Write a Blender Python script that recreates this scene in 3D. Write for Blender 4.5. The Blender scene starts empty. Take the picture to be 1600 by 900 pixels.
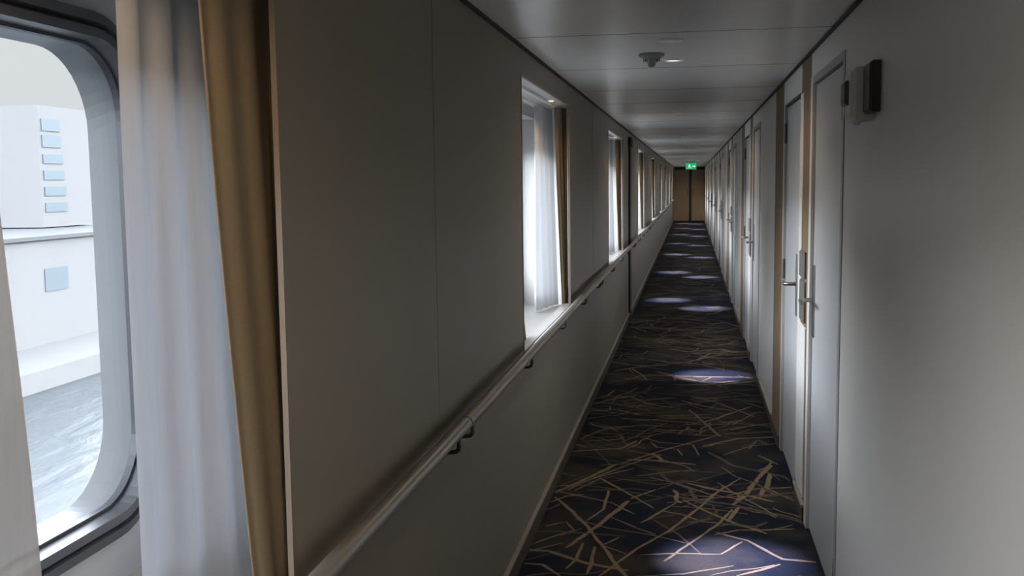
import bpy, math, random
from mathutils import Vector, Matrix
random.seed(7)
SC = bpy.context.scene
COL = SC.collection

# ------------------------------------------------------------------ camera
EYE = 1.545
f = 1600.0
d = Vector((280.0, -167.0, f)).normalized()                       # corridor axis seen by the lens (x right, y down, z forward)
ny = 450 + (f*f + 190*280)/167.0
u = Vector((190.0, ny-450, f)).normalized()                       # plumb line
r = u.cross(d)
cam = bpy.data.cameras.new('camera')
cam.sensor_width = 36.0; cam.lens = 36.0; cam.clip_start = 0.02; cam.clip_end = 2000
co = bpy.data.objects.new('camera', cam); COL.objects.link(co); SC.camera = co
# columns: camera x, y(up), z(back) axes in world (X=r, Y=d, Z=-u)
cx = Vector((r.x, d.x, -u.x)); cyd = Vector((r.y, d.y, -u.y)); cz = Vector((r.z, d.z, -u.z))
M = Matrix.Identity(4)
for i in range(3):
    M[i][0] = cx[i]; M[i][1] = -cyd[i]; M[i][2] = -cz[i]
M[2][3] = EYE
co.matrix_world = M

# ------------------------------------------------------------------ world, sun, exposure
W = bpy.data.worlds.new('sky'); SC.world = W; W.use_nodes = True
nt = W.node_tree; nt.nodes.clear()
out = nt.nodes.new('ShaderNodeOutputWorld'); bg = nt.nodes.new('ShaderNodeBackground')
tc = nt.nodes.new('ShaderNodeTexCoord'); sep = nt.nodes.new('ShaderNodeSeparateXYZ'); rp = nt.nodes.new('ShaderNodeValToRGB')
nt.links.new(tc.outputs['Generated'], sep.inputs[0]); nt.links.new(sep.outputs['Z'], rp.inputs[0])
e = rp.color_ramp.elements
e[0].position = 0.0; e[0].color = (.505, .515, .525, 1)
e[1].position = 0.8; e[1].color = (2.6, 2.9, 3.4, 1)
m = e.new(0.17); m.color = (.525, .535, .545, 1)
m = e.new(0.195); m.color = (19.0, 20.0, 21.8, 1)
m = e.new(0.32); m.color = (14.5, 15.4, 17.0, 1)
m = e.new(0.45); m.color = (4.0, 4.3, 4.9, 1)
nt.links.new(rp.outputs[0], bg.inputs[0]); bg.inputs[1].default_value = 1.0
nt.links.new(bg.outputs[0], out.inputs[0])

sun = bpy.data.lights.new('sun', 'SUN'); sun.energy = .5; sun.angle = .03; sun.color = (1, .96, .9)
so = bpy.data.objects.new('sun', sun); COL.objects.link(so); so.rotation_euler = (math.radians(-25), math.radians(38), 0)

vs = SC.view_settings
vs.view_transform = 'Standard'; vs.look = 'None'; vs.gamma = 1.0; vs.use_curve_mapping = False
vs.exposure = 0.56
SC.cycles.use_denoising = True
SC.cycles.max_bounces = 14; SC.cycles.diffuse_bounces = 8; SC.cycles.glossy_bounces = 6; SC.cycles.transmission_bounces = 10; SC.cycles.transparent_max_bounces = 12
SC.cycles.sample_clamp_indirect = 12.0
SC.cycles.caustics_reflective = False; SC.cycles.caustics_refractive = False

# ------------------------------------------------------------------ materials
MATS = {}
def mat(name, col, rough=.6, metal=0.0, spec=.5, noise=0.0, nscale=8.0, bump=0.0, bscale=200.0, emit=None, stretch=None):
    m = bpy.data.materials.new(name); m.use_nodes = True
    n = m.node_tree; b = n.nodes['Principled BSDF']
    b.inputs['Base Color'].default_value = (*col, 1); b.inputs['Roughness'].default_value = rough
    b.inputs['Metallic'].default_value = metal; b.inputs['Specular IOR Level'].default_value = spec
    t = n.nodes.new('ShaderNodeTexCoord')
    src = t.outputs['Object']
    if stretch:
        mp = n.nodes.new('ShaderNodeMapping'); mp.inputs['Scale'].default_value = stretch
        n.links.new(src, mp.inputs[0]); src = mp.outputs[0]
    if noise:
        tx = n.nodes.new('ShaderNodeTexNoise'); tx.inputs['Scale'].default_value = nscale; tx.inputs['Detail'].default_value = 5
        n.links.new(src, tx.inputs['Vector'])
        mx = n.nodes.new('ShaderNodeMix'); mx.data_type = 'RGBA'
        mx.inputs['A'].default_value = (*[c*(1-noise) for c in col], 1); mx.inputs['B'].default_value = (*[min(1, c*(1+noise)) for c in col], 1)
        n.links.new(tx.outputs['Fac'], mx.inputs['Factor']); n.links.new(mx.outputs['Result'], b.inputs['Base Color'])
    if bump:
        t2 = n.nodes.new('ShaderNodeTexNoise'); t2.inputs['Scale'].default_value = bscale; t2.inputs['Detail'].default_value = 3
        n.links.new(src, t2.inputs['Vector'])
        bp = n.nodes.new('ShaderNodeBump'); bp.inputs['Strength'].default_value = bump; bp.inputs['Distance'].default_value = .002
        n.links.new(t2.outputs['Fac'], bp.inputs['Height']); n.links.new(bp.outputs['Normal'], b.inputs['Normal'])
    if emit:
        b.inputs['Emission Color'].default_value = (*emit[0], 1); b.inputs['Emission Strength'].default_value = emit[1]
    MATS[name] = m
    return m
mat('wall_panel_lit', (.78, .76, .72), .36, noise=.05, nscale=3, bump=.04, bscale=60, stretch=(1, 1, .35))  # lit copy of the corridor laminate, window light put into its colour
mat('wall_panel_shaded', (.25, .22, .18), .5, spec=.25, noise=.05, nscale=3, bump=.04, bscale=60, stretch=(1, 1, .35))  # same laminate, darkened and browned for the shade on the window wall
mat('wall_seam', (.20, .175, .145), .6)
mat('seam', (.17, .155, .14), .8)
mat('ceiling_metal', (.86, .855, .83), .30, metal=.1, noise=.04, nscale=2, bump=.03, bscale=3)
mat('black_trim', (.012, .011, .011), .6)
mat('brown_wood', (.22, .15, .088), .62, spec=.25, noise=.18, nscale=6, stretch=(6, 6, .5))
mat('beige_trim', (.22, .175, .13), .4, noise=.03)
mat('niche_white', (.70, .69, .66), .5, noise=.02)
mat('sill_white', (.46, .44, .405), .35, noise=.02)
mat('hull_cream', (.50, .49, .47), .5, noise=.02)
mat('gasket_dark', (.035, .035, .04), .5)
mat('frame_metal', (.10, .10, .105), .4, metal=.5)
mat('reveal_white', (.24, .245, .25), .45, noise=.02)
mat('door_laminate', (.56, .565, .565), .30, noise=.05, nscale=3, bump=.04, bscale=60, stretch=(1, 1, .35))
mat('door_frame', (.36, .36, .35), .4, noise=.04)
mat('steel', (.38, .37, .36), .28, metal=1.0, noise=.04)
mat('dark_steel', (.09, .085, .08), .4, metal=.6)
mat('lock_grey', (.17, .165, .15), .35, noise=.03)
mat('rail_grey', (.28, .26, .235), .36, metal=.35, noise=.05, nscale=20)
mat('base_brown', (.085, .07, .055), .5, noise=.08)
mat('base_lip', (.42, .37, .32), .4)
mat('carpet_tan', (.27, .20, .13), .95, noise=.35, nscale=40, spec=.1)
mat('carpet_taupe', (.125, .10, .075), .95, noise=.35, nscale=40, spec=.1)
mat('plastic_white', (.84, .83, .80), .4, noise=.02)
mat('plastic_dark', (.06, .048, .04), .35)
mat('plastic_grey', (.13, .12, .11), .4)
mat('detector_grey', (.24, .235, .225), .4)
mat('lens_dim', (.6, .58, .54), .3, emit=((1, .95, .88), .05))
mat('lens_lit', (.8, .8, .78), .3, emit=((1, .96, .9), .75))
mat('warm_lens', (.9, .8, .6), .3, emit=((1, .72, .42), .5))
mat('sign_green', (.02, .25, .10), .4, emit=((.02, .42, .16), .55))
mat('sign_white', (.8, .85, .8), .4, emit=((.6, .9, .7), .7))
mat('end_door', (.66, .50, .34), .5, noise=.12, nscale=5, stretch=(5, 5, .5))
mat('drape_brown', (.27, .215, .145), .85, noise=.12, nscale=120, spec=.15)
mat('facade', (.15, .148, .145), .8, noise=.04, nscale=.3)
mat('glazing', (.085, .108, .12), .5)
mat('concrete', (.16, .158, .153), .9, noise=.1, nscale=.4)
mat('roof_dark', (.075, .077, .08), .8)

def sheer_mat(name, tl_mix, c0, c1):
    m = bpy.data.materials.new(name); m.use_nodes = True
    n = m.node_tree; n.nodes.clear()
    o = n.nodes.new('ShaderNodeOutputMaterial')
    df = n.nodes.new('ShaderNodeBsdfDiffuse'); tl = n.nodes.new('ShaderNodeBsdfTranslucent'); tp = n.nodes.new('ShaderNodeBsdfTransparent')
    t = n.nodes.new('ShaderNodeTexCoord'); mp = n.nodes.new('ShaderNodeMapping'); mp.inputs['Scale'].default_value = (30, 30, 2)
    tx = n.nodes.new('ShaderNodeTexNoise'); tx.inputs['Scale'].default_value = 3; n.links.new(t.outputs['Object'], mp.inputs[0]); n.links.new(mp.outputs[0], tx.inputs['Vector'])
    cr = n.nodes.new('ShaderNodeValToRGB'); cr.color_ramp.elements[0].color = c0; cr.color_ramp.elements[1].color = c1
    n.links.new(tx.outputs['Fac'], cr.inputs[0])
    n.links.new(cr.outputs[0], df.inputs[0]); n.links.new(cr.outputs[0], tl.inputs[0])
    m1 = n.nodes.new('ShaderNodeMixShader'); m1.inputs[0].default_value = tl_mix
    n.links.new(df.outputs[0], m1.inputs[1]); n.links.new(tl.outputs[0], m1.inputs[2])
    m2 = n.nodes.new('ShaderNodeMixShader'); m2.inputs[0].default_value = .04
    n.links.new(m1.outputs[0], m2.inputs[1]); n.links.new(tp.outputs[0], m2.inputs[2])
    n.links.new(m2.outputs[0], o.inputs[0]); MATS[name] = m
sheer_mat('sheer_dimmed', .20, (.33, .35, .385, 1), (.385, .405, .44, 1))  # white sheer darkened where the nearest window's far curtain looks dimmer
sheer_mat('sheer_lit', .36, (.56, .575, .60, 1), (.64, .655, .68, 1))  # same sheer lightened, so the farther windows' curtains look more brightly lit
sheer_mat('sheer_shaded', .07, (.36, .362, .365, 1), (.42, .422, .425, 1))  # same sheer again, its dim room-side lighting darkened into the fabric

def glass_mat():
    m = bpy.data.materials.new('window_glass'); m.use_nodes = True
    n = m.node_tree; n.nodes.clear()
    o = n.nodes.new('ShaderNodeOutputMaterial'); tp = n.nodes.new('ShaderNodeBsdfTransparent'); gl = n.nodes.new('ShaderNodeBsdfGlossy')
    tp.inputs[0].default_value = (.965, .98, .985, 1); gl.inputs['Roughness'].default_value = .03
    lw = n.nodes.new('ShaderNodeLayerWeight'); pw = n.nodes.new('ShaderNodeMath'); pw.operation = 'POWER'; pw.inputs[1].default_value = 5
    n.links.new(lw.outputs['Facing'], pw.inputs[0]); fr = n.nodes.new('ShaderNodeMath'); fr.operation = 'MULTIPLY_ADD'; fr.inputs[1].default_value = .5; fr.inputs[2].default_value = .015
    n.links.new(pw.outputs[0], fr.inputs[0])
    mx = n.nodes.new('ShaderNodeMixShader'); n.links.new(fr.outputs[0], mx.inputs[0]); n.links.new(tp.outputs[0], mx.inputs[1]); n.links.new(gl.outputs[0], mx.inputs[2])
    n.links.new(mx.outputs[0], o.inputs[0]); MATS['window_glass'] = m
glass_mat()

def carpet_mat():
    m = mat('carpet_navy', (.018, .021, .028), .95, spec=.1, bump=.5, bscale=500)
    n = m.node_tree; b = n.nodes['Principled BSDF']
    t = n.nodes.new('ShaderNodeTexCoord')
    tx = n.nodes.new('ShaderNodeTexNoise'); tx.inputs['Scale'].default_value = 2.3; tx.inputs['Detail'].default_value = 3
    n.links.new(t.outputs['Object'], tx.inputs['Vector'])
    cr = n.nodes.new('ShaderNodeValToRGB'); ee = cr.color_ramp.elements
    ee[0].position = .46; ee[0].color = (.020, .026, .042, 1); ee[1].position = .62; ee[1].color = (.072, .064, .058, 1)
    n.links.new(tx.outputs['Fac'], cr.inputs[0])
    t3 = n.nodes.new('ShaderNodeTexNoise'); t3.inputs['Scale'].default_value = 90; n.links.new(t.outputs['Object'], t3.inputs['Vector'])
    mx = n.nodes.new('ShaderNodeMix'); mx.data_type = 'RGBA'; mx.blend_type = 'MULTIPLY'; mx.inputs['Factor'].default_value = .6
    n.links.new(cr.outputs[0], mx.inputs['A']); n.links.new(t3.outputs['Fac'], mx.inputs['B'])
    n.links.new(mx.outputs['Result'], b.inputs['Base Color'])
carpet_mat()

def water_mat():
    m = mat('sea_water', (.072, .079, .082), .4, spec=.09)
    n = m.node_tree; b = n.nodes['Principled BSDF']
    t = n.nodes.new('ShaderNodeTexCoord'); mp = n.nodes.new('ShaderNodeMapping'); mp.inputs['Scale'].default_value = (.55, .22, 1)
    mp.inputs['Rotation'].default_value = (0, 0, math.radians(35))
    tx = n.nodes.new('ShaderNodeTexNoise'); tx.inputs['Scale'].default_value = .9; tx.inputs['Detail'].default_value = 4; tx.inputs['Distortion'].default_value = .6
    n.links.new(t.outputs['Object'], mp.inputs[0]); n.links.new(mp.outputs[0], tx.inputs['Vector'])
    bp = n.nodes.new('ShaderNodeBump'); bp.inputs['Strength'].default_value = .5; bp.inputs['Distance'].default_value = .5
    n.links.new(tx.outputs['Fac'], bp.inputs['Height']); n.links.new(bp.outputs['Normal'], b.inputs['Normal'])
water_mat()

# ------------------------------------------------------------------ mesh helpers
class MB:
    def __init__(s): s.v = []; s.f = []; s.mi = []; s.sm = []; s.mats = []
    def slot(s, m):
        if m not in s.mats: s.mats.append(m)
        return s.mats.index(m)
    def add(s, vs, fs, m, smooth=False):
        o = len(s.v); s.v += [tuple(x) for x in vs]; k = s.slot(m)
        for q in fs: s.f.append([i+o for i in q]); s.mi.append(k); s.sm.append(smooth)
    def box(s, x0, x1, y0, y1, z0, z1, m):
        v = [(x, y, z) for z in (z0, z1) for y in (y0, y1) for x in (x0, x1)]
        s.add(v, [(0, 2, 3, 1), (4, 5, 7, 6), (0, 1, 5, 4), (2, 6, 7, 3), (0, 4, 6, 2), (1, 3, 7, 5)], m)
    def cbox(s, x0, x1, y0, y1, z0, z1, c, m):
        # box with chamfered edges along its two larger faces facing -X
        a = [(x1, y0, z0), (x1, y1, z0), (x1, y1, z1), (x1, y0, z1)]
        b = [(x0+c, y0, z0), (x0+c, y1, z0), (x0+c, y1, z1), (x0+c, y0, z1)]
        g = [(x0, y0+c, z0+c), (x0, y1-c, z0+c), (x0, y1-c, z1-c), (x0, y0+c, z1-c)]
        fs = [(0, 1, 2, 3), (11, 10, 9, 8)]
        for i in range(4):
            j = (i+1) % 4
            fs += [(i, 4+i, 4+j, j), (4+i, 8+i, 8+j, 4+j)]
        s.add(a+b+g, fs, m)
    def tube(s, pts, rad, m, seg=12, cap=True):
        pts = [Vector(p) for p in pts]; n = len(pts); vs = []; fs = []
        up = Vector((0, 0, 1))
        prev = None
        for i, p in enumerate(pts):
            a = (pts[min(i+1, n-1)]-pts[max(i-1, 0)]).normalized()
            if prev is None:
                x = a.cross(up) if abs(a.dot(up)) < .95 else a.cross(Vector((1, 0, 0)))
                x.normalize()
            else:
                x = (prev-a*prev.dot(a)).normalized()
            prev = x; y = a.cross(x)
            rr = rad[i] if isinstance(rad, (list, tuple)) else rad
            for k in range(seg):
                t = 2*math.pi*k/seg; vs.append(p+(x*math.cos(t)+y*math.sin(t))*rr)
        for i in range(n-1):
            for k in range(seg):
                k2 = (k+1) % seg; fs.append((i*seg+k, i*seg+k2, (i+1)*seg+k2, (i+1)*seg+k))
        s.add(vs, fs, m, True)
        if cap:
            s.add(vs[:seg], [tuple(range(seg))[::-1]], m); s.add(vs[-seg:], [tuple(range(seg))], m)
    def lathe(s, c, prof, m, seg=28, axis='z', smooth=True):
        vs = []; fs = []; n = len(prof)
        for (rr, h) in prof:
            for k in range(seg):
                t = 2*math.pi*k/seg
                if axis == 'z': vs.append((c[0]+rr*math.cos(t), c[1]+rr*math.sin(t), c[2]+h))
                else: vs.append((c[0]+h, c[1]+rr*math.cos(t), c[2]+rr*math.sin(t)))
        for i in range(n-1):
            for k in range(seg):
                k2 = (k+1) % seg; fs.append((i*seg+k, i*seg+k2, (i+1)*seg+k2, (i+1)*seg+k))
        s.add(vs, fs, m, smooth)
    def loft(s, rings, m, smooth=False, closed=False):
        n = len(rings[0]); vs = [p for rg in rings for p in rg]; fs = []
        R = len(rings)
        for i in range(R if closed else R-1):
            i2 = (i+1) % R
            for k in range(n):
                k2 = (k+1) % n; fs.append((i*n+k, i*n+k2, i2*n+k2, i2*n+k))
        s.add(vs, fs, m, smooth)
    def build(s, name, parent=None):
        me = bpy.data.meshes.new(name); me.from_pydata(s.v, [], s.f)
        for m in s.mats: me.materials.append(MATS[m])
        me.polygons.foreach_set('material_index', s.mi); me.polygons.foreach_set('use_smooth', s.sm); me.update()
        o = bpy.data.objects.new(name, me); COL.objects.link(o)
        if parent: place(o, parent)
        return o
def place(o, parent):
    o.parent = parent; o.matrix_parent_inverse = Matrix.Translation(-parent.location)
def empty(name, loc):
    o = bpy.data.objects.new(name, None); o.empty_display_size = .05; o.location = loc; COL.objects.link(o); return o
def tag(o, label=None, cat=None, group=None, kind=None):
    if label: o['label'] = label
    if cat: o['category'] = cat
    if group: o['group'] = group
    if kind: o['kind'] = kind
    return o
ORD = ['first', 'second', 'third', 'fourth', 'fifth', 'sixth', 'seventh', 'eighth', 'ninth', 'tenth', 'eleventh', 'twelfth', 'thirteenth', 'fourteenth', 'fifteenth', 'sixteenth']

# ------------------------------------------------------------------ dimensions (metres)
XL, XR, ZC = -.679, .512, 2.095
YB, YE = -5.4, 40.7
SILL, HEAD = .855, 1.975
XH = -1.03                                          # inner face of the hull plating
NEAR = [-4.7, -.12, 4.145, 8.58, 13.45, 18.15, 22.8, 27.4, 32.0, 36.4]
FAR = [-2.95, 1.63, 5.81, 10.46, 15.35, 19.95, 24.55, 29.1, 33.7, 38.1]

# ------------------------------------------------------------------ floor, ceiling
fl = MB(); fl.box(XL-.42, XR+.3, YB, YE+.2, -.05, 0, 'carpet_navy')
def ribbon(pts, w, z, m):
    P = [Vector((p[0], p[1], 0)) for p in pts]
    # subdivide and jitter for a woven, twig-like line
    Q = []
    for a, b in zip(P[:-1], P[1:]):
        n = max(2, int((b-a).length/.05))
        for i in range(n):
            Q.append(a.lerp(b, i/n)+Vector((random.uniform(-1, 1), random.uniform(-1, 1), 0))*w*.16)
    Q.append(P[-1]); n = len(Q); vs = []; fs = []
    for i, q in enumerate(Q):
        a = (Q[min(i+1, n-1)]-Q[max(i-1, 0)]); a.normalize(); nn = Vector((-a.y, a.x, 0))
        t = i/(n-1); ww = w*.5*min(1, .6+3.5*min(t, 1-t))*random.uniform(.75, 1.2)
        for sgn in (1, -1):
            p = q+nn*ww*sgn; p.x = min(max(p.x, XL+.012), XR-.004); vs.append((p.x, p.y, z))
    for i in range(n-1): fs.append((2*i, 2*i+1, 2*i+3, 2*i+2))
    fl.add(vs, fs, m)
CARPET = [([(-0.377,5.535),(-0.089,5.933),(0.169,6.239)],0.0126),([(-0.498,5.237),(-0.331,5.52),(-0.156,5.761)],0.0119),([(-0.66,4.959),(-0.557,5.172),(-0.398,5.512)],0.0203),([(-0.669,5.065),(-0.517,5.313)],0.0115),([(-0.571,5.006),(-0.455,5.243)],0.0114),([(-0.461,5.242),(-0.277,4.959),(-0.168,4.777)],0.0143),([(-0.391,5.251),(-0.161,5.169),(-0.004,5.227)],0.012),([(-0.656,4.891),(-0.544,4.678),(-0.456,4.482),(-0.37,4.251),(-0.272,3.978),(-0.215,3.856)],0.0178),([(-0.348,3.901),(-0.218,4.222),(-0.084,4.478),(0.017,4.739),(0.174,5.177)],0.0142),([(-0.101,4.093),(0.007,4.33),(0.137,4.607),(0.201,4.811)],0.0131),([(0.203,4.875),(0.282,5.086),(0.375,5.43),(0.441,5.6)],0.0244),([(0.175,4.627),(0.231,4.847)],0.019),([(0.339,5.025),(0.386,5.206),(0.418,5.435)],0.0229),([(0.116,4.478),(0.246,4.389),(0.377,4.184),(0.514,4.169)],0.0163),([(0.174,4.598),(0.316,4.533),(0.463,4.567)],0.0126),([(0.184,3.977),(0.285,4.057),(0.363,4.125)],0.0145),([(-0.432,4.429),(-0.379,4.58),(-0.292,4.873)],0.0242),([(-0.463,4.554),(-0.401,4.729),(-0.4,5.029)],0.0125),([(-0.284,4.907),(-0.168,5.078)],0.0134),([(-0.217,4.558),(-0.146,4.702),(-0.062,4.871)],0.0125),([(-0.374,4.64),(-0.232,4.485),(-0.146,4.414)],0.0095),([(-0.162,4.61),(-0.047,4.428),(0.05,4.198)],0.0095),([(-0.361,4.252),(-0.301,4.352)],0.0116),([(-0.36,4.24),(-0.258,4.155)],0.0097),([(-0.515,4.193),(-0.46,4.344),(-0.427,4.43)],0.0191),([(-0.67,4.209),(-0.587,4.326),(-0.505,4.419)],0.0115),([(-0.667,4.134),(-0.532,4.254)],0.0094),([(-0.452,4.266),(-0.457,4.067),(-0.487,3.958)],0.0136),([(-0.394,4.222),(-0.393,4.029),(-0.399,3.915)],0.0154),([(-0.662,3.991),(-0.585,3.99),(-0.502,3.879)],0.0164),([(-0.667,4.025),(-0.537,4.152)],0.0083),([(0.384,5.169),(0.502,4.98)],0.0141),([(0.265,4.948),(0.349,5.026)],0.0113),([(0.305,4.794),(0.422,4.719),(0.491,4.67)],0.0109),([(0.377,5.807),(0.476,5.625)],0.0159),([(-0.007,6.943),(0.086,6.587),(0.181,6.215)],0.019),([(0.249,6.382),(0.397,6.539)],0.0145),([(0.338,5.94),(0.399,6.166),(0.452,6.049)],0.0135),([(-0.033,5.009),(0.098,4.992),(0.264,5.338)],0.0114),([(-0.158,5.079),(-0.036,5.26),(0.091,5.203)],0.0116),([(-0.274,5.305),(-0.102,5.407),(0.051,5.467)],0.0097),([(-0.642,4.457),(-0.556,4.526),(-0.505,4.419)],0.0102)]
for k, (pts, w) in enumerate(CARPET):
    ribbon(pts, w*1.05, .0006+.00003*(k % 20), 'carpet_tan' if w > .012 else ('carpet_taupe' if k % 3 == 0 else 'carpet_tan'))
def rnd_ribbons(y0, y1, dens):
    y = y0
    n = int((y1-y0)*1.19*dens)
    cl = [(random.uniform(XL, XR), random.uniform(y0, y1)) for _ in range(max(1, n//9))]
    for k in range(n):
        if random.random() < .6:
            c = random.choice(cl); x = c[0]+random.gauss(0, .22); yy = c[1]+random.gauss(0, .22)
        else:
            x = random.uniform(XL, XR); yy = random.uniform(y0, y1)
        if not (XL < x < XR and y0 < yy < y1): continue
        a = random.choice([random.gauss(.65, .35), random.gauss(-.7, .35), random.gauss(0, .5)]); L = random.choice([.18, .3, .45, .7])*random.uniform(.7, 1.3)
        dx, dy = math.cos(a)*L/2, math.sin(a)*L/2; bend = random.gauss(0, .06)*L
        b2 = random.gauss(0, .07)*L
        pts = [(x-dx, yy-dy), (x-dx*.35-bend*math.sin(a), yy-dy*.35+bend), (x+dx*.35-b2*math.sin(a), yy+dy*.35+b2), (x+dx, yy+dy)]
        ribbon(pts, random.choice([.008, .011, .015, .022]), .0005+.00004*(k % 25), 'carpet_tan' if random.random() < .5 else 'carpet_taupe')
rnd_ribbons(3.4, 6.3, 24); rnd_ribbons(6.0, 12, 48); rnd_ribbons(12, 24, 20); rnd_ribbons(24, YE, 12); rnd_ribbons(YB, 3.4, 8)
tag(fl.build('floor'), kind='structure')

ce = MB(); ce.box(XL-.42, XR+.3, YB, YE+.2, ZC, ZC+.06, 'ceiling_metal')
for y in [-1.4, -.1, 1.2, 2.55, 3.92, 5.1, 6.3, 7.35, 8.4, 9.6, 11.0]+[11.0+1.28*k for k in range(1, 24)]:
    ce.box(XL+.01, XR-.01, y-.002, y+.002, ZC-.0008, ZC+.001, 'seam')
tag(ce.build('ceiling'), kind='structure')

# ------------------------------------------------------------------ left wall: corridor panelling with openings
wl = MB(); T = .012
wl.box(XL-T, XL, YB, YE, 0, SILL-.012, 'wall_panel_shaded')
wl.box(XL-T, XL, YB, YE, HEAD+.012, ZC, 'wall_panel_shaded')
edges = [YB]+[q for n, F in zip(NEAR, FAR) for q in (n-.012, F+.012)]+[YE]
for a, b in zip(edges[0::2], edges[1::2]): wl.box(XL-T, XL, a, b, SILL-.012, HEAD+.012, 'wall_panel_shaded')
for y in (2.69, 7.2, 12.3, 16.7, 21.3, 26.0, 30.5, 35.0): wl.box(XL, XL+.0008, y-.0015, y+.0015, .92, ZC, 'wall_seam')
tag(wl.build('wall_left'), kind='structure')

# hull plating behind the windows, with a rounded hole for each window
def rrect(x, y0, y1, z0, z1, rad, n=10):
    p = []
    for cy_, cz_, a0 in ((y1-rad, z1-rad, 0), (y0+rad, z1-rad, 90), (y0+rad, z0+rad, 180), (y1-rad, z0+rad, 270)):
        for k in range(n+1):
            t = math.radians(a0+90*k/n); p.append((x, cy_+rad*math.cos(t), cz_+rad*math.sin(t)))
    return p
WZ0, WZ1 = .965, 1.80; OV = .14; WR = .13
hull = MB()
cuts = [(n-OV, F+OV) for n, F in zip(NEAR, FAR)]
mids = [YB]+[(cuts[i][1]+cuts[i+1][0])/2 for i in range(len(cuts)-1)]+[YE]
for i, (a, b) in enumerate(cuts):
    inner = rrect(XH, a-.02, b+.02, WZ0-.02, WZ1+.02, WR)
    y0, y1, z0, z1 = mids[i], mids[i+1], 0, ZC
    outer = []
    cyy, czz = (a+b)/2, (WZ0+WZ1)/2
    for k, (x, y, z) in enumerate(inner):        # project each rim point outwards onto the bay's rectangle
        q = k // 11
        ty = y1 if q in (0, 3) else y0; tz = z1 if q in (0, 1) else z0
        t = (k % 11)/10
        # corner sweep: goes along the sides so that the polygon stays simple
        if q in (0, 2): pa, pb = (ty, z if False else None), None
        if q == 0: pt = (y1, czz+(z1-czz)*min(1, 2*t)) if t <= .5 else (y1-(y1-cyy)*(2*t-1)*.98, z1)
        elif q == 1: pt = (cyy-(cyy-y0)*min(1, 2*t), z1) if t <= .5 else (y0, z1-(z1-czz)*(2*t-1)*.98)
        elif q == 2: pt = (y0, czz-(czz-z0)*min(1, 2*t)) if t <= .5 else (y0+(cyy-y0)*(2*t-1)*.98, z0)
        else: pt = (cyy+(y1-cyy)*min(1, 2*t), z0) if t <= .5 else (y1, z0+(czz-z0)*(2*t-1)*.98)
        outer.append((XH, pt[0], pt[1]))
    back_in = [(XH-.02, y, z) for (x, y, z) in inner]; back_out = [(XH-.02, y, z) for (x, y, z) in outer]
    hull.loft([outer, inner, back_in, back_out], 'hull_cream')
tag(hull.build('wall_outer'), kind='structure')

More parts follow.
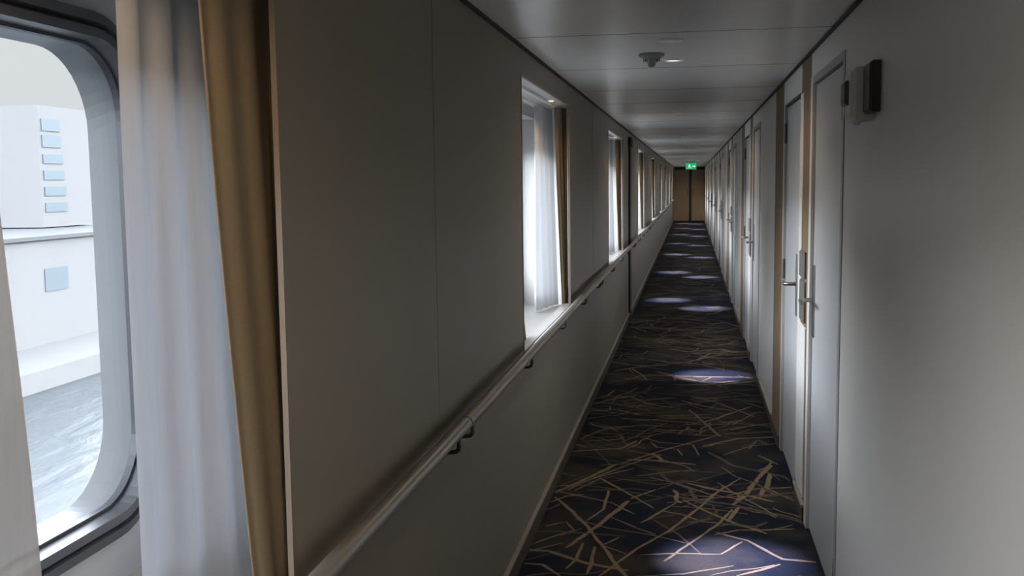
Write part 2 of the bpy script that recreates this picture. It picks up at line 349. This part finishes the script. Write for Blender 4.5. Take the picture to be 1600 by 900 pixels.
# ------------------------------------------------------------------ windows
for i, (n, F) in enumerate(zip(NEAR, FAR)):
    w = empty('window_%d' % (i+1), (XH, (n+F)/2, SILL)); tag(w, kind='structure')
    a, b = n-OV, F+OV
    # niche lining: side cheeks, soffit, curtain fascia
    m = MB(); s0, s1 = n-.20, F+.20; xf = XL-T
    m.box(XH, xf, s0-.02, s0, SILL-.06, HEAD+.03, 'niche_white'); m.box(XH, xf, s1, s1+.02, SILL-.06, HEAD+.03, 'niche_white')
    m.box(XH, xf, s0-.02, s1+.02, HEAD+.005, HEAD+.03, 'niche_white')
    m.build('niche_lining', w)
    m = MB(); m.box(XH+.001, XH+.13, s0, s1, HEAD-.06, HEAD+.005, 'niche_white'); m.build('curtain_fascia', w)
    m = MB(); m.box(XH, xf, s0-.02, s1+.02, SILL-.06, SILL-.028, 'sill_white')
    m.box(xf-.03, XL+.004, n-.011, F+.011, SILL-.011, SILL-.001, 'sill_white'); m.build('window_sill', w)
    # opening trim (thin metal angle round the panel edge)
    m = MB(); x0, x1 = XL-.008, XL+.002
    m.box(x0, x1, n-.012, n, SILL-.012, HEAD+.012, 'beige_trim'); m.box(x0, x1, F, F+.012, SILL-.012, HEAD+.012, 'beige_trim')
    m.box(x0, x1, n, F, HEAD, HEAD+.012, 'beige_trim'); m.build('opening_trim', w)
    # dark double-step frame
    m = MB()
    R = lambda x, g, rad: rrect(x, a-g, b+g, WZ0-g, WZ1+g, rad)
    m.loft([R(XH, .052, WR+.04), R(XH+.018, .048, WR+.04), R(XH+.022, .030, WR+.02), R(XH+.012, .027, WR+.02)], 'frame_metal')
    m.loft([R(XH+.012, .027, WR+.02), R(XH+.012, .022, WR+.018)], 'black_trim')
    m.loft([R(XH+.012, .022, WR+.018), R(XH+.024, .019, WR+.015), R(XH+.024, .003, WR), R(XH-.006, .0, WR)], 'frame_metal')
    m.build('frame', w)
    m = MB(); m.loft([R(XH-.006, .0, WR), R(XH-.006, -.006, WR-.004), R(XH-.020, -.006, WR-.004), R(XH-.021, .002, WR)], 'gasket_dark'); m.build('gasket', w)
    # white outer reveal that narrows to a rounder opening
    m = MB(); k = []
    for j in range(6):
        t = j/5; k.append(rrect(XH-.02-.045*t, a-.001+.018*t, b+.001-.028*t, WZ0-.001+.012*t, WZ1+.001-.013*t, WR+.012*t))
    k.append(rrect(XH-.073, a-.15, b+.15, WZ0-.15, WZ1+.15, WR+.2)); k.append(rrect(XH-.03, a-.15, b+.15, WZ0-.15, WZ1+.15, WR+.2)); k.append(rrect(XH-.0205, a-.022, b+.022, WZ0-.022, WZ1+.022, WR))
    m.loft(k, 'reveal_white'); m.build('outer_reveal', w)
    m = MB(); pr = rrect(XH-.016, a+.003, b-.003, WZ0+.003, WZ1-.003, WR-.003); N = len(pr)
    pb = [(x+.006, y, z) for x, y, z in pr]
    m.add(pr+pb, [tuple(range(N)), tuple(range(2*N-1, N-1, -1))]+[(q, (q+1) % N, N+(q+1) % N, N+q) for q in range(N)], 'window_glass'); m.build('glass_pane', w)
    # curtain rails on the soffit
    m = MB(); m.box(-.855, -.835, s0+.01, s1-.01, HEAD-.010, HEAD+.005, 'plastic_white'); m.box(-.765, -.745, s0+.01, s1-.01, HEAD-.010, HEAD+.005, 'plastic_white'); m.build('curtain_rail', w)
    # small warm downlight in the soffit by the drape
    yl = F-.34
    m = MB(); m.lathe((-.745, yl, HEAD+.005), [(.024, 0), (.024, -.006), (.018, -.006), (.017, -.003), (0, -.003)], 'warm_lens', 20); m.build('soffit_lamp', w)
    L = bpy.data.lights.new('soffit_light', 'SPOT'); L.energy = 4.0; L.color = (1, .66, .36); L.spot_size = math.radians(150); L.spot_blend = .8; L.shadow_soft_size = .02
    lo = bpy.data.objects.new('soffit_light', L); COL.objects.link(lo); lo.location = (-.745, yl, HEAD-.012); place(lo, w)

# ------------------------------------------------------------------ curtains
def curtain(name, label, cat, group, top, bot, z0, z1, nf, amp, m, flare=1.0, hem=True, seed=0):
    rs = random.Random(seed); ph = [rs.uniform(0, 6.28) for _ in range(6)]
    NU, NV = nf*14, 36
    def pt(uu, vv):
        g = vv**flare
        a = Vector(top[0]).lerp(Vector(bot[0]), g); b = Vector(top[1]).lerp(Vector(bot[1]), g)
        p = a.lerp(b, uu); t = (b-a).normalized(); nrm = Vector((-t.y, t.x))
        A = amp*(.55+.45*vv)*(.75+.25*math.sin(uu*5+ph[0]))
        w = math.sin(2*math.pi*nf*(uu+.02*math.sin(3*vv+ph[1]+uu*4))+ph[2]+.5*vv*math.sin(ph[3]+uu*7))
        w = w*(1-.12*abs(w))
        p = p+nrm*A*w+t*A*.25*math.sin(4*math.pi*nf*uu+ph[4])
        return (p.x, p.y, z0+(z1-z0)*(1-vv))
    VH = .955 if m != 'drape_brown' else 1.0
    def sheet(v0, v1, nv, nm):
        b = MB(); vs = []; fs = []
        for j in range(nv+1):
            for k in range(NU+1): vs.append(pt(k/NU, v0+(v1-v0)*j/nv))
        for j in range(nv):
            for k in range(NU): fs.append((j*(NU+1)+k, j*(NU+1)+k+1, (j+1)*(NU+1)+k+1, (j+1)*(NU+1)+k))
        b.add(vs, fs, m, True); return b
    root = empty(name, ((top[0][0]+top[1][0])/2, (top[0][1]+top[1][1])/2, z0)); tag(root, label, cat, group)
    o = sheet(0, VH, NV, 0).build('fabric', root)
    if VH < 1: sheet(VH, 1, 3, 1).build('hem', root)
    for q in (o,):
        if m == 'drape_brown':
            s = q.modifiers.new('thick', 'SOLIDIFY'); s.thickness = .003; s.offset = 0
    return root
BZ = SILL-.022; TZ = HEAD-.006
WHERE = ['nearest window', 'second window from the camera', 'third window', 'fourth window', 'fifth window', 'sixth window', 'seventh window', 'eighth window', 'last window by the end doors']
for i, (n, F) in enumerate(zip(NEAR[1:], FAR[1:])):
    j = 1 if i else 0
    curtain('sheer_curtain', 'white sheer curtain at the far side of the %s' % WHERE[i], 'curtain', 'far side sheer curtains',
            ((-.850, F-(.18 if i == 0 else .23)), (-.800, F+.145)), ((-.850, F-(.20 if i == 0 else .23)), (-.775, F+.145)), BZ, TZ, 4, .016, 'sheer_lit' if i else 'sheer_dimmed', 1.3, seed=i)
    curtain('brown_drape', 'brown drape at the far side of the %s' % WHERE[i], 'drape', 'far side brown drapes',
            ((-.752, F-.125+.065*j), (-.708, F+.11)), ((-.735+.012*j, F-.02+.04*j), (-.708, F+.12)), BZ-.004, TZ, 3, .009, 'drape_brown', 1.2, seed=40+i)
    if i < 3:
        ext = [1.245, .28, .28][i]
        curtain('sheer_curtain', 'white sheer curtain pulled from the near side of the %s' % WHERE[i], 'curtain', 'near side sheer curtains',
                ((-.850, n-.06), (-.850, n+ext)), ((-.850, n-.06), (-.845, n+ext+.06)), BZ, TZ, 5 if i else 11, .018, 'sheer_lit' if i else 'sheer_shaded', 1.5, seed=80+i)
        curtain('brown_drape', 'brown drape gathered at the near side of the %s' % WHERE[i], 'drape', 'near side brown drapes',
                ((-.750, n-.13), (-.740, n+.16)), ((-.750, n-.13), (-.735, n+.44)), BZ, TZ, 4, .012, 'drape_brown', 2.5, seed=120+i)

# ------------------------------------------------------------------ dark vertical post on the left wall
m = MB(); m.box(XL, XL+.018, 11.35, 11.62, .0, 1.93, 'black_trim'); m.box(XL, XL+.03, 11.30, 11.67, 1.93, 2.03, 'black_trim')
tag(m.build('trim_1'), kind='structure')

# ------------------------------------------------------------------ right wall with doors
P = 4.3; NB = 9
DT = 1.945
wr = MB(); X2 = XR+.09
def seg(y0, y1, z0=0, z1=ZC, m='wall_panel_lit', x=XR): wr.box(x, X2, y0, y1, z0, z1, m)
seg(YB, 3.655)
wr.box(X2, X2+.04, YB, YE, 0, ZC, 'seam')
doorA, doorB = [], []
for k in range(NB):
    o = P*k
    if 6.55+o > YE: break
    doorA.append((3.655+o, 4.66+o)); doorB.append((5.05+o, 5.95+o))
    seg(3.655+o, 4.66+o, DT+.036)                     # over door A
    seg(4.66+o, 5.05+o, 0, ZC, 'brown_wood', XR)
    seg(5.05+o, 5.95+o, DT+.012)                      # over door B
    seg(5.95+o, 6.0+o)
    seg(6.0+o, 6.55+o, 0, ZC, 'brown_wood', XR)
    seg(6.55+o, min(3.655+o+P, YE))
tag(wr.build('wall_right'), kind='structure')

def lever(y, z, sgn, root, x):
    h = MB(); h.cbox(x-.008, x+.001, y-.026, y+.026, z-.16, z+.15, .003, 'steel'); hp = h.build('handle_plate', root)
    q = MB(); q.tube([(x-.006, y, z), (x-.045, y, z), (x-.058, y+sgn*.008, z), (x-.062, y+sgn*.025, z), (x-.062, y+sgn*.12, z)], [.010, .009, .009, .009, .008], 'steel'); q.build('lever', root)
def hinge(y, z, root, x):
    q = MB(); q.tube([(x-.006, y, z-.055), (x-.006, y, z+.055)], .008, 'dark_steel'); q.box(x-.003, x+.001, y, y+.03, z-.05, z+.05, 'dark_steel'); q.build('hinge', root)
dn = 0
for k, ((a0, a1), (b0, b1)) in enumerate(zip(doorA, doorB)):
    # door A: hinges on its near side, lever on its far side
    dn += 1
    D = empty('door_%d' % dn, (XR+.03, (a0+a1)/2, 0)); tag(D, kind='structure')
    m = MB(); m.box(XR-.003, X2, a0, a0+.045, 0, DT+.036, 'door_frame'); m.box(XR-.003, X2, a1-.075, a1, 0, DT+.036, 'wall_panel_lit'); m.box(XR-.003, X2, a0+.045, a1-.075, DT+.006, DT+.036, 'door_frame'); m.build('door_frame', D)
    m = MB(); m.box(XR+.012, XR+.055, a0+.051, a1-.081, .008, DT, 'door_laminate'); m.build('door_leaf', D)
    m = MB(); m.box(XR+.06, X2, a0+.045, a1-.075, 0, DT+.006, 'black_trim'); m.build('door_rebate', D)
    lever(a1-.13, 1.03, -1, D, XR+.012); hinge(a0+.05, 1.80, D, XR+.010); hinge(a0+.05, .13, D, XR+.010)
    dn += 1
    D = empty('door_%d' % dn, (XR+.03, (b0+b1)/2, 0)); tag(D, kind='structure')
    m = MB(); m.box(XR+.004, X2, b0, b0+.10, 0, DT+.012, 'frame_metal'); m.box(XR-.001, X2, b1-.03, b1, 0, DT+.012, 'door_frame'); m.box(XR-.001, X2, b0+.10, b1-.03, DT, DT+.012, 'seam'); m.build('door_frame', D)
    m = MB(); m.box(XR+.012, XR+.055, b0+.106, b1-.036, .008, DT-.006, 'door_laminate'); m.build('door_leaf', D)
    m = MB(); m.box(XR+.06, X2, b0+.09, b1-.03, 0, DT, 'black_trim'); m.build('door_rebate', D)
    lever(b0+.18, 1.03, 1, D, XR+.012); hinge(b1-.035, 1.80, D, XR+.010); hinge(b1-.035, 1.05, D, XR+.010)
    # cover strip with card lock on the post between the two doors
    cs = empty('card_lock_panel', (XR, a1+.18, 0)); tag(cs, 'pale strip with grey card lock between the %s pair of cabin doors' % ORD[k], 'lock panel', 'card lock panels')
    m = MB(); m.cbox(XR-.007, XR, a1+.05, a1+.38, .10, .88, .003, 'wall_panel_lit'); m.build('lower_panel', cs)
    m = MB(); m.cbox(XR-.007, XR, a1+.27, a1+.38, .88, DT, .003, 'wall_panel_lit'); m.build('cover_strip', cs)
    m = MB(); m.cbox(XR-.015, XR, a1+.08, a1+.26, 1.10, 1.22, .006, 'lock_grey'); m.cbox(XR-.012, XR, a1+.08, a1+.26, .90, 1.085, .004, 'lock_grey'); lk = m.build('card_lock', cs)

# ------------------------------------------------------------------ baseboards, ceiling edge trims
m = MB(); m.box(XL, XL+.010, YB, YE, 0, .085, 'base_brown'); m.box(XL, XL+.016, YB, YE, .085, .094, 'base_lip')
tag(m.build('baseboard_left'), kind='structure')
m = MB()
def bb(y0, y1): m.box(XR-.010, XR+.001, y0, y1, 0, .066, 'base_brown'); m.box(XR-.014, XR+.001, y0, y1, .066, .080, 'base_lip')
bb(YB, 3.65)
for k in range(NB):
    o = P*k
    if 6.55+o > YE: break
    bb(4.67+o, 5.06+o); bb(6.56+o, min(3.645+o+P, YE))
    m.box(XR-.012, XR, 6.0+o, 6.55+o, 0, .07, 'base_brown')
tag(m.build('baseboard_right'), kind='structure')
m = MB(); m.box(XL, XL+.012, YB, YE, ZC-.010, ZC, 'black_trim'); tag(m.build('trim_2'), kind='structure')
m = MB(); m.box(XR-.012, XR, YB, YE, ZC-.010, ZC, 'black_trim'); tag(m.build('trim_3'), kind='structure')

# ------------------------------------------------------------------ end and back walls
m = MB(); m.box(XL-.42, XR+.3, YE, YE+.2, 0, ZC, 'end_door'); tag(m.build('wall_end'), kind='structure')
m = MB(); m.box(XL-.42, XR+.3, YB-.1, YB, 0, ZC, 'wall_panel_shaded'); tag(m.build('wall_back'), kind='structure')
D = empty('door_%d' % (dn+1), (-.03, YE, 0)); tag(D, kind='structure')
for (x0, x1, nm) in ((-.55, -.085, 'door_leaf'), (.02, .50, 'door_leaf')):
    m = MB(); m.box(x0, x1, YE-.045, YE-.005, .01, 1.98, 'end_door')
    m.box(x0+.10, x1-.10, YE-.052, YE-.045, .25, .95, 'end_door'); m.build(nm, D)
m = MB(); m.box(-.08, .015, YE-.05, YE-.001, 0, 2.0, 'plastic_dark'); m.build('centre_gap', D)  # dark strip standing in for the dark gap between the leaves
m = MB(); m.box(-.62, .512, YE-.03, YE-.001, 1.985, 2.09, 'plastic_dark'); m.build('door_header', D)
for x in (-.13, .065):
    m = MB(); m.tube([(x, YE-.045, 1.0), (x, YE-.09, 1.0), (x, YE-.09, 1.25), (x, YE-.045, 1.25)], .012, 'steel', 8); m.build('pull_handle', D)

# ------------------------------------------------------------------ handrail in lengths
XRAIL, ZRAIL, RR = -.628, .868, .020
def handrail(y0, y1, i, last):
    root = empty('handrail', (XRAIL, y0, ZRAIL))
    tag(root, 'round grey handrail length, %s from the camera along the window wall' % ORD[i], 'handrail', 'handrail lengths on the window wall')
    m = MB(); ys = [y0+.002+(y1-y0-.004)*k/8 for k in range(9)]
    m.tube([(XRAIL, y, ZRAIL) for y in ys], RR, 'rail_grey', 20); m.build('rail', root)
    for y in (y0+.09, y0+1.23, y0+2.35, y0+3.4, y1-.09):
        if y > y1 or not (-.6 < y < y1): continue
        b = MB(); pts = [(XRAIL, y, ZRAIL-.016), (XRAIL+.001, y, ZRAIL-.045)]
        for k in range(1, 7):
            t = math.pi/2*k/6; pts.append((XRAIL-.014+.015*math.cos(t), y, ZRAIL-.045-.015*math.sin(t)))
        pts += [(XL+.014, y, ZRAIL-.062), (XL+.005, y, ZRAIL-.066)]
        b.tube(pts, .0062, 'dark_steel', 10)
        b.lathe((XL, y, ZRAIL-.066), [(0, .006), (.016, .006), (.018, 0)], 'dark_steel', 16, 'x'); b.build('bracket', root)
    for yy, s in ((y0+.002, -1),) + (((y1-.002, 1),) if last else ()):
        c = MB(); c.tube([(XRAIL, yy, ZRAIL), (XRAIL, yy+.03, ZRAIL)] if s < 0 else [(XRAIL, yy-.03, ZRAIL), (XRAIL, yy, ZRAIL)], RR+.0012, 'rail_grey', 20); c.build('joint_sleeve', root)
    return root
y = -1.71; i = 0
while y < 38.0:
    handrail(y, min(y+4.5, 40.1), i, y+4.5 > 38.0); y += 4.5; i += 1

# ------------------------------------------------------------------ ceiling fittings
LY = [-4.3, -.1, 4.12, 8.2, 12.6, 16.75, 21.1, 25.0, 29.3, 33.5, 37.6]
for i, y in enumerate(LY):
    for j, (yy, rad) in enumerate(((y, .055), (y+.66, .047))):
        lit = j == 1
        root = empty('downlight', (-.085, yy, ZC))
        tag(root, '%s round ceiling downlight of the %s pair from the camera' % ('small lit' if lit else 'larger dim', ORD[i-2] if i > 1 else ('last-passed' if i else 'rearmost')), 'ceiling light', 'round ceiling downlights')
        m = MB(); m.lathe((-.085, yy, ZC), [(rad, 0), (rad, -.006), (rad*.82, -.009), (rad*.78, -.004)], 'plastic_white', 28); m.build('bezel', root)
        m = MB(); m.lathe((-.085, yy, ZC), [(rad*.78, -.004), (rad*.5, -.006), (0, -.0065)], 'lens_lit' if lit else 'lens_dim', 28); m.build('lens', root)
        if i >= 2 and ((not lit) or i >= 4):
            L = bpy.data.lights.new('beam', 'SPOT'); L.energy = 650; L.color = (.66, .67, 1.0); L.spot_size = math.radians(19); L.spot_blend = 1.0; L.shadow_soft_size = .02
            lo = bpy.data.objects.new('beam', L); COL.objects.link(lo); lo.location = (-.085, yy, ZC-.012)
            tgt = Vector((.17, y, 0)) if not lit else Vector((-.28, y+.85, 0))
            lo.rotation_euler = (tgt-lo.location).to_track_quat('-Z', 'Y').to_euler(); place(lo, root)
        if lit:
            L = bpy.data.lights.new('glow', 'SPOT'); L.energy = 26.0 if i == len(LY)-1 else (22.0 if i < 2 else 9.0); L.color = (1, .80, .58); L.spot_size = math.radians(165); L.spot_blend = .6; L.shadow_soft_size = .04
            lo = bpy.data.objects.new('glow', L); COL.objects.link(lo); lo.location = (-.085, yy, ZC-.014); place(lo, root)
root = empty('smoke_detector', (-.172, 4.55, ZC)); tag(root, 'grey cone shaped smoke detector on the ceiling beside the nearest downlights', 'smoke detector')
m = MB(); m.lathe((-.172, 4.55, ZC), [(.055, 0), (.056, -.008), (.050, -.014), (.040, -.016)], 'detector_grey', 32); m.build('base', root)
m = MB(); m.lathe((-.172, 4.55, ZC), [(.040, -.016), (.036, -.026), (.022, -.036), (.018, -.036), (.016, -.050), (.010, -.056), (0, -.058)], 'detector_grey', 32)
for k in range(8):
    t = k*math.pi/4; m.box(-.172+.034*math.cos(t)-.002, -.172+.034*math.cos(t)+.002, 4.55+.034*math.sin(t)-.002, 4.55+.034*math.sin(t)+.002, ZC-.034, ZC-.016, 'black_trim')
m.build('sensor_head', root)

# exit sign hanging under the ceiling far down the corridor
root = empty('exit_sign', (0, 28, ZC)); tag(root, 'green lit exit sign with white running figure hung from the ceiling near the far end', 'exit sign')
m = MB(); m.box(-.15, .135, 27.985, 28.015, 1.86, 2.03, 'sign_green'); m.build('sign_body', root)
for x in (-.11, .095):
    m = MB(); m.tube([(x, 28, 2.03), (x, 28, ZC)], .005, 'steel', 8); m.build('hanger', root)
m = MB(); yf = 27.983
def poly(pts): m.add([(x, yf, z) for x, z in pts], [tuple(range(len(pts)))], 'sign_white')
poly([(-.055, 1.99), (-.04, 1.998), (-.03, 1.99), (-.035, 1.975), (-.05, 1.975)])
poly([(-.06, 1.97), (-.03, 1.965), (-.035, 1.925), (-.055, 1.93)])
poly([(-.055, 1.935), (-.04, 1.93), (-.065, 1.895), (-.10, 1.885), (-.10, 1.895), (-.07, 1.905)])
poly([(-.045, 1.93), (-.033, 1.928), (-.01, 1.905), (-.005, 1.875), (-.015, 1.873), (-.02, 1.90)])
poly([(-.06, 1.968), (-.085, 1.945), (-.078, 1.938), (-.055, 1.955)]); poly([(-.032, 1.965), (-.008, 1.945), (-.012, 1.937), (-.034, 1.95)])
poly([(.02, 1.95), (.07, 1.95), (.07, 1.975), (.115, 1.94), (.07, 1.905), (.07, 1.93), (.02, 1.93)])
m.build('pictogram', root)

# wall dispenser on the right wall
root = empty('wall_dispenser', (XR, 3.14, 1.70)); tag(root, 'white wall dispenser with dark brown back box on the right wall beside the nearest door', 'dispenser')
m = MB(); m.cbox(XR-.030, XR, 2.985, 3.10, 1.73, 1.87, .008, 'plastic_dark'); m.build('back_box', root)
m = MB(); m.cbox(XR-.062, XR, 3.10, 3.235, 1.715, 1.865, .014, 'plastic_white'); m.build('body', root)
m = MB(); m.cbox(XR-.074, XR-.058, 3.14, 3.225, 1.76, 1.83, .006, 'plastic_grey'); m.build('sensor_window', root)
m = MB(); m.lathe((XR-.035, 3.17, 1.715), [(.012, 0), (.010, -.012), (0, -.012)], 'plastic_white', 14); m.build('nozzle', root)

# ------------------------------------------------------------------ harbour outside
m = MB(); m.box(-43, -1.6, -60, 400, -13, -12, 'sea_water'); o = m.build('water'); tag(o, kind='structure')
m = MB(); m.box(-400, -43, -60, 400, -13, -10.6, 'concrete'); tag(m.build('quay'), kind='structure')
T1 = empty('terminal_building', (-58, 70, -10.6)); tag(T1, 'long white harbour building with a dark eaves line across the water', 'building')
m = MB(); m.box(-70, -50, 20, 160, -10.6, -2.4, 'facade'); m.build('wall', T1)
m = MB(); m.box(-70.4, -49.6, 19.6, 160.4, -2.4, -2.1, 'roof_dark'); m.build('roof', T1)
for k in range(12):
    y = 65.0+k*7.6-15.2
    m = MB(); m.box(-50.1, -49.92, y, y+3.0, -6.5, -4.7, 'glazing'); m.build('window', T1)
T2 = empty('tower_block', (-64, 88, -10.6)); tag(T2, 'pale tower block with bluish window bands rising behind the harbour building', 'building')
m = MB(); m.box(-70, -59, 86, 94.5, -2.0, 9.2, 'facade'); m.build('wall', T2)
for k in range(6):
    z = -.6+k*1.5
    m = MB(); m.box(-58.98, -58.9, 86.4, 89.8-.12*k, z, z+(.85 if k < 4 else 1.1), 'glazing'); m.build('window_band', T2)
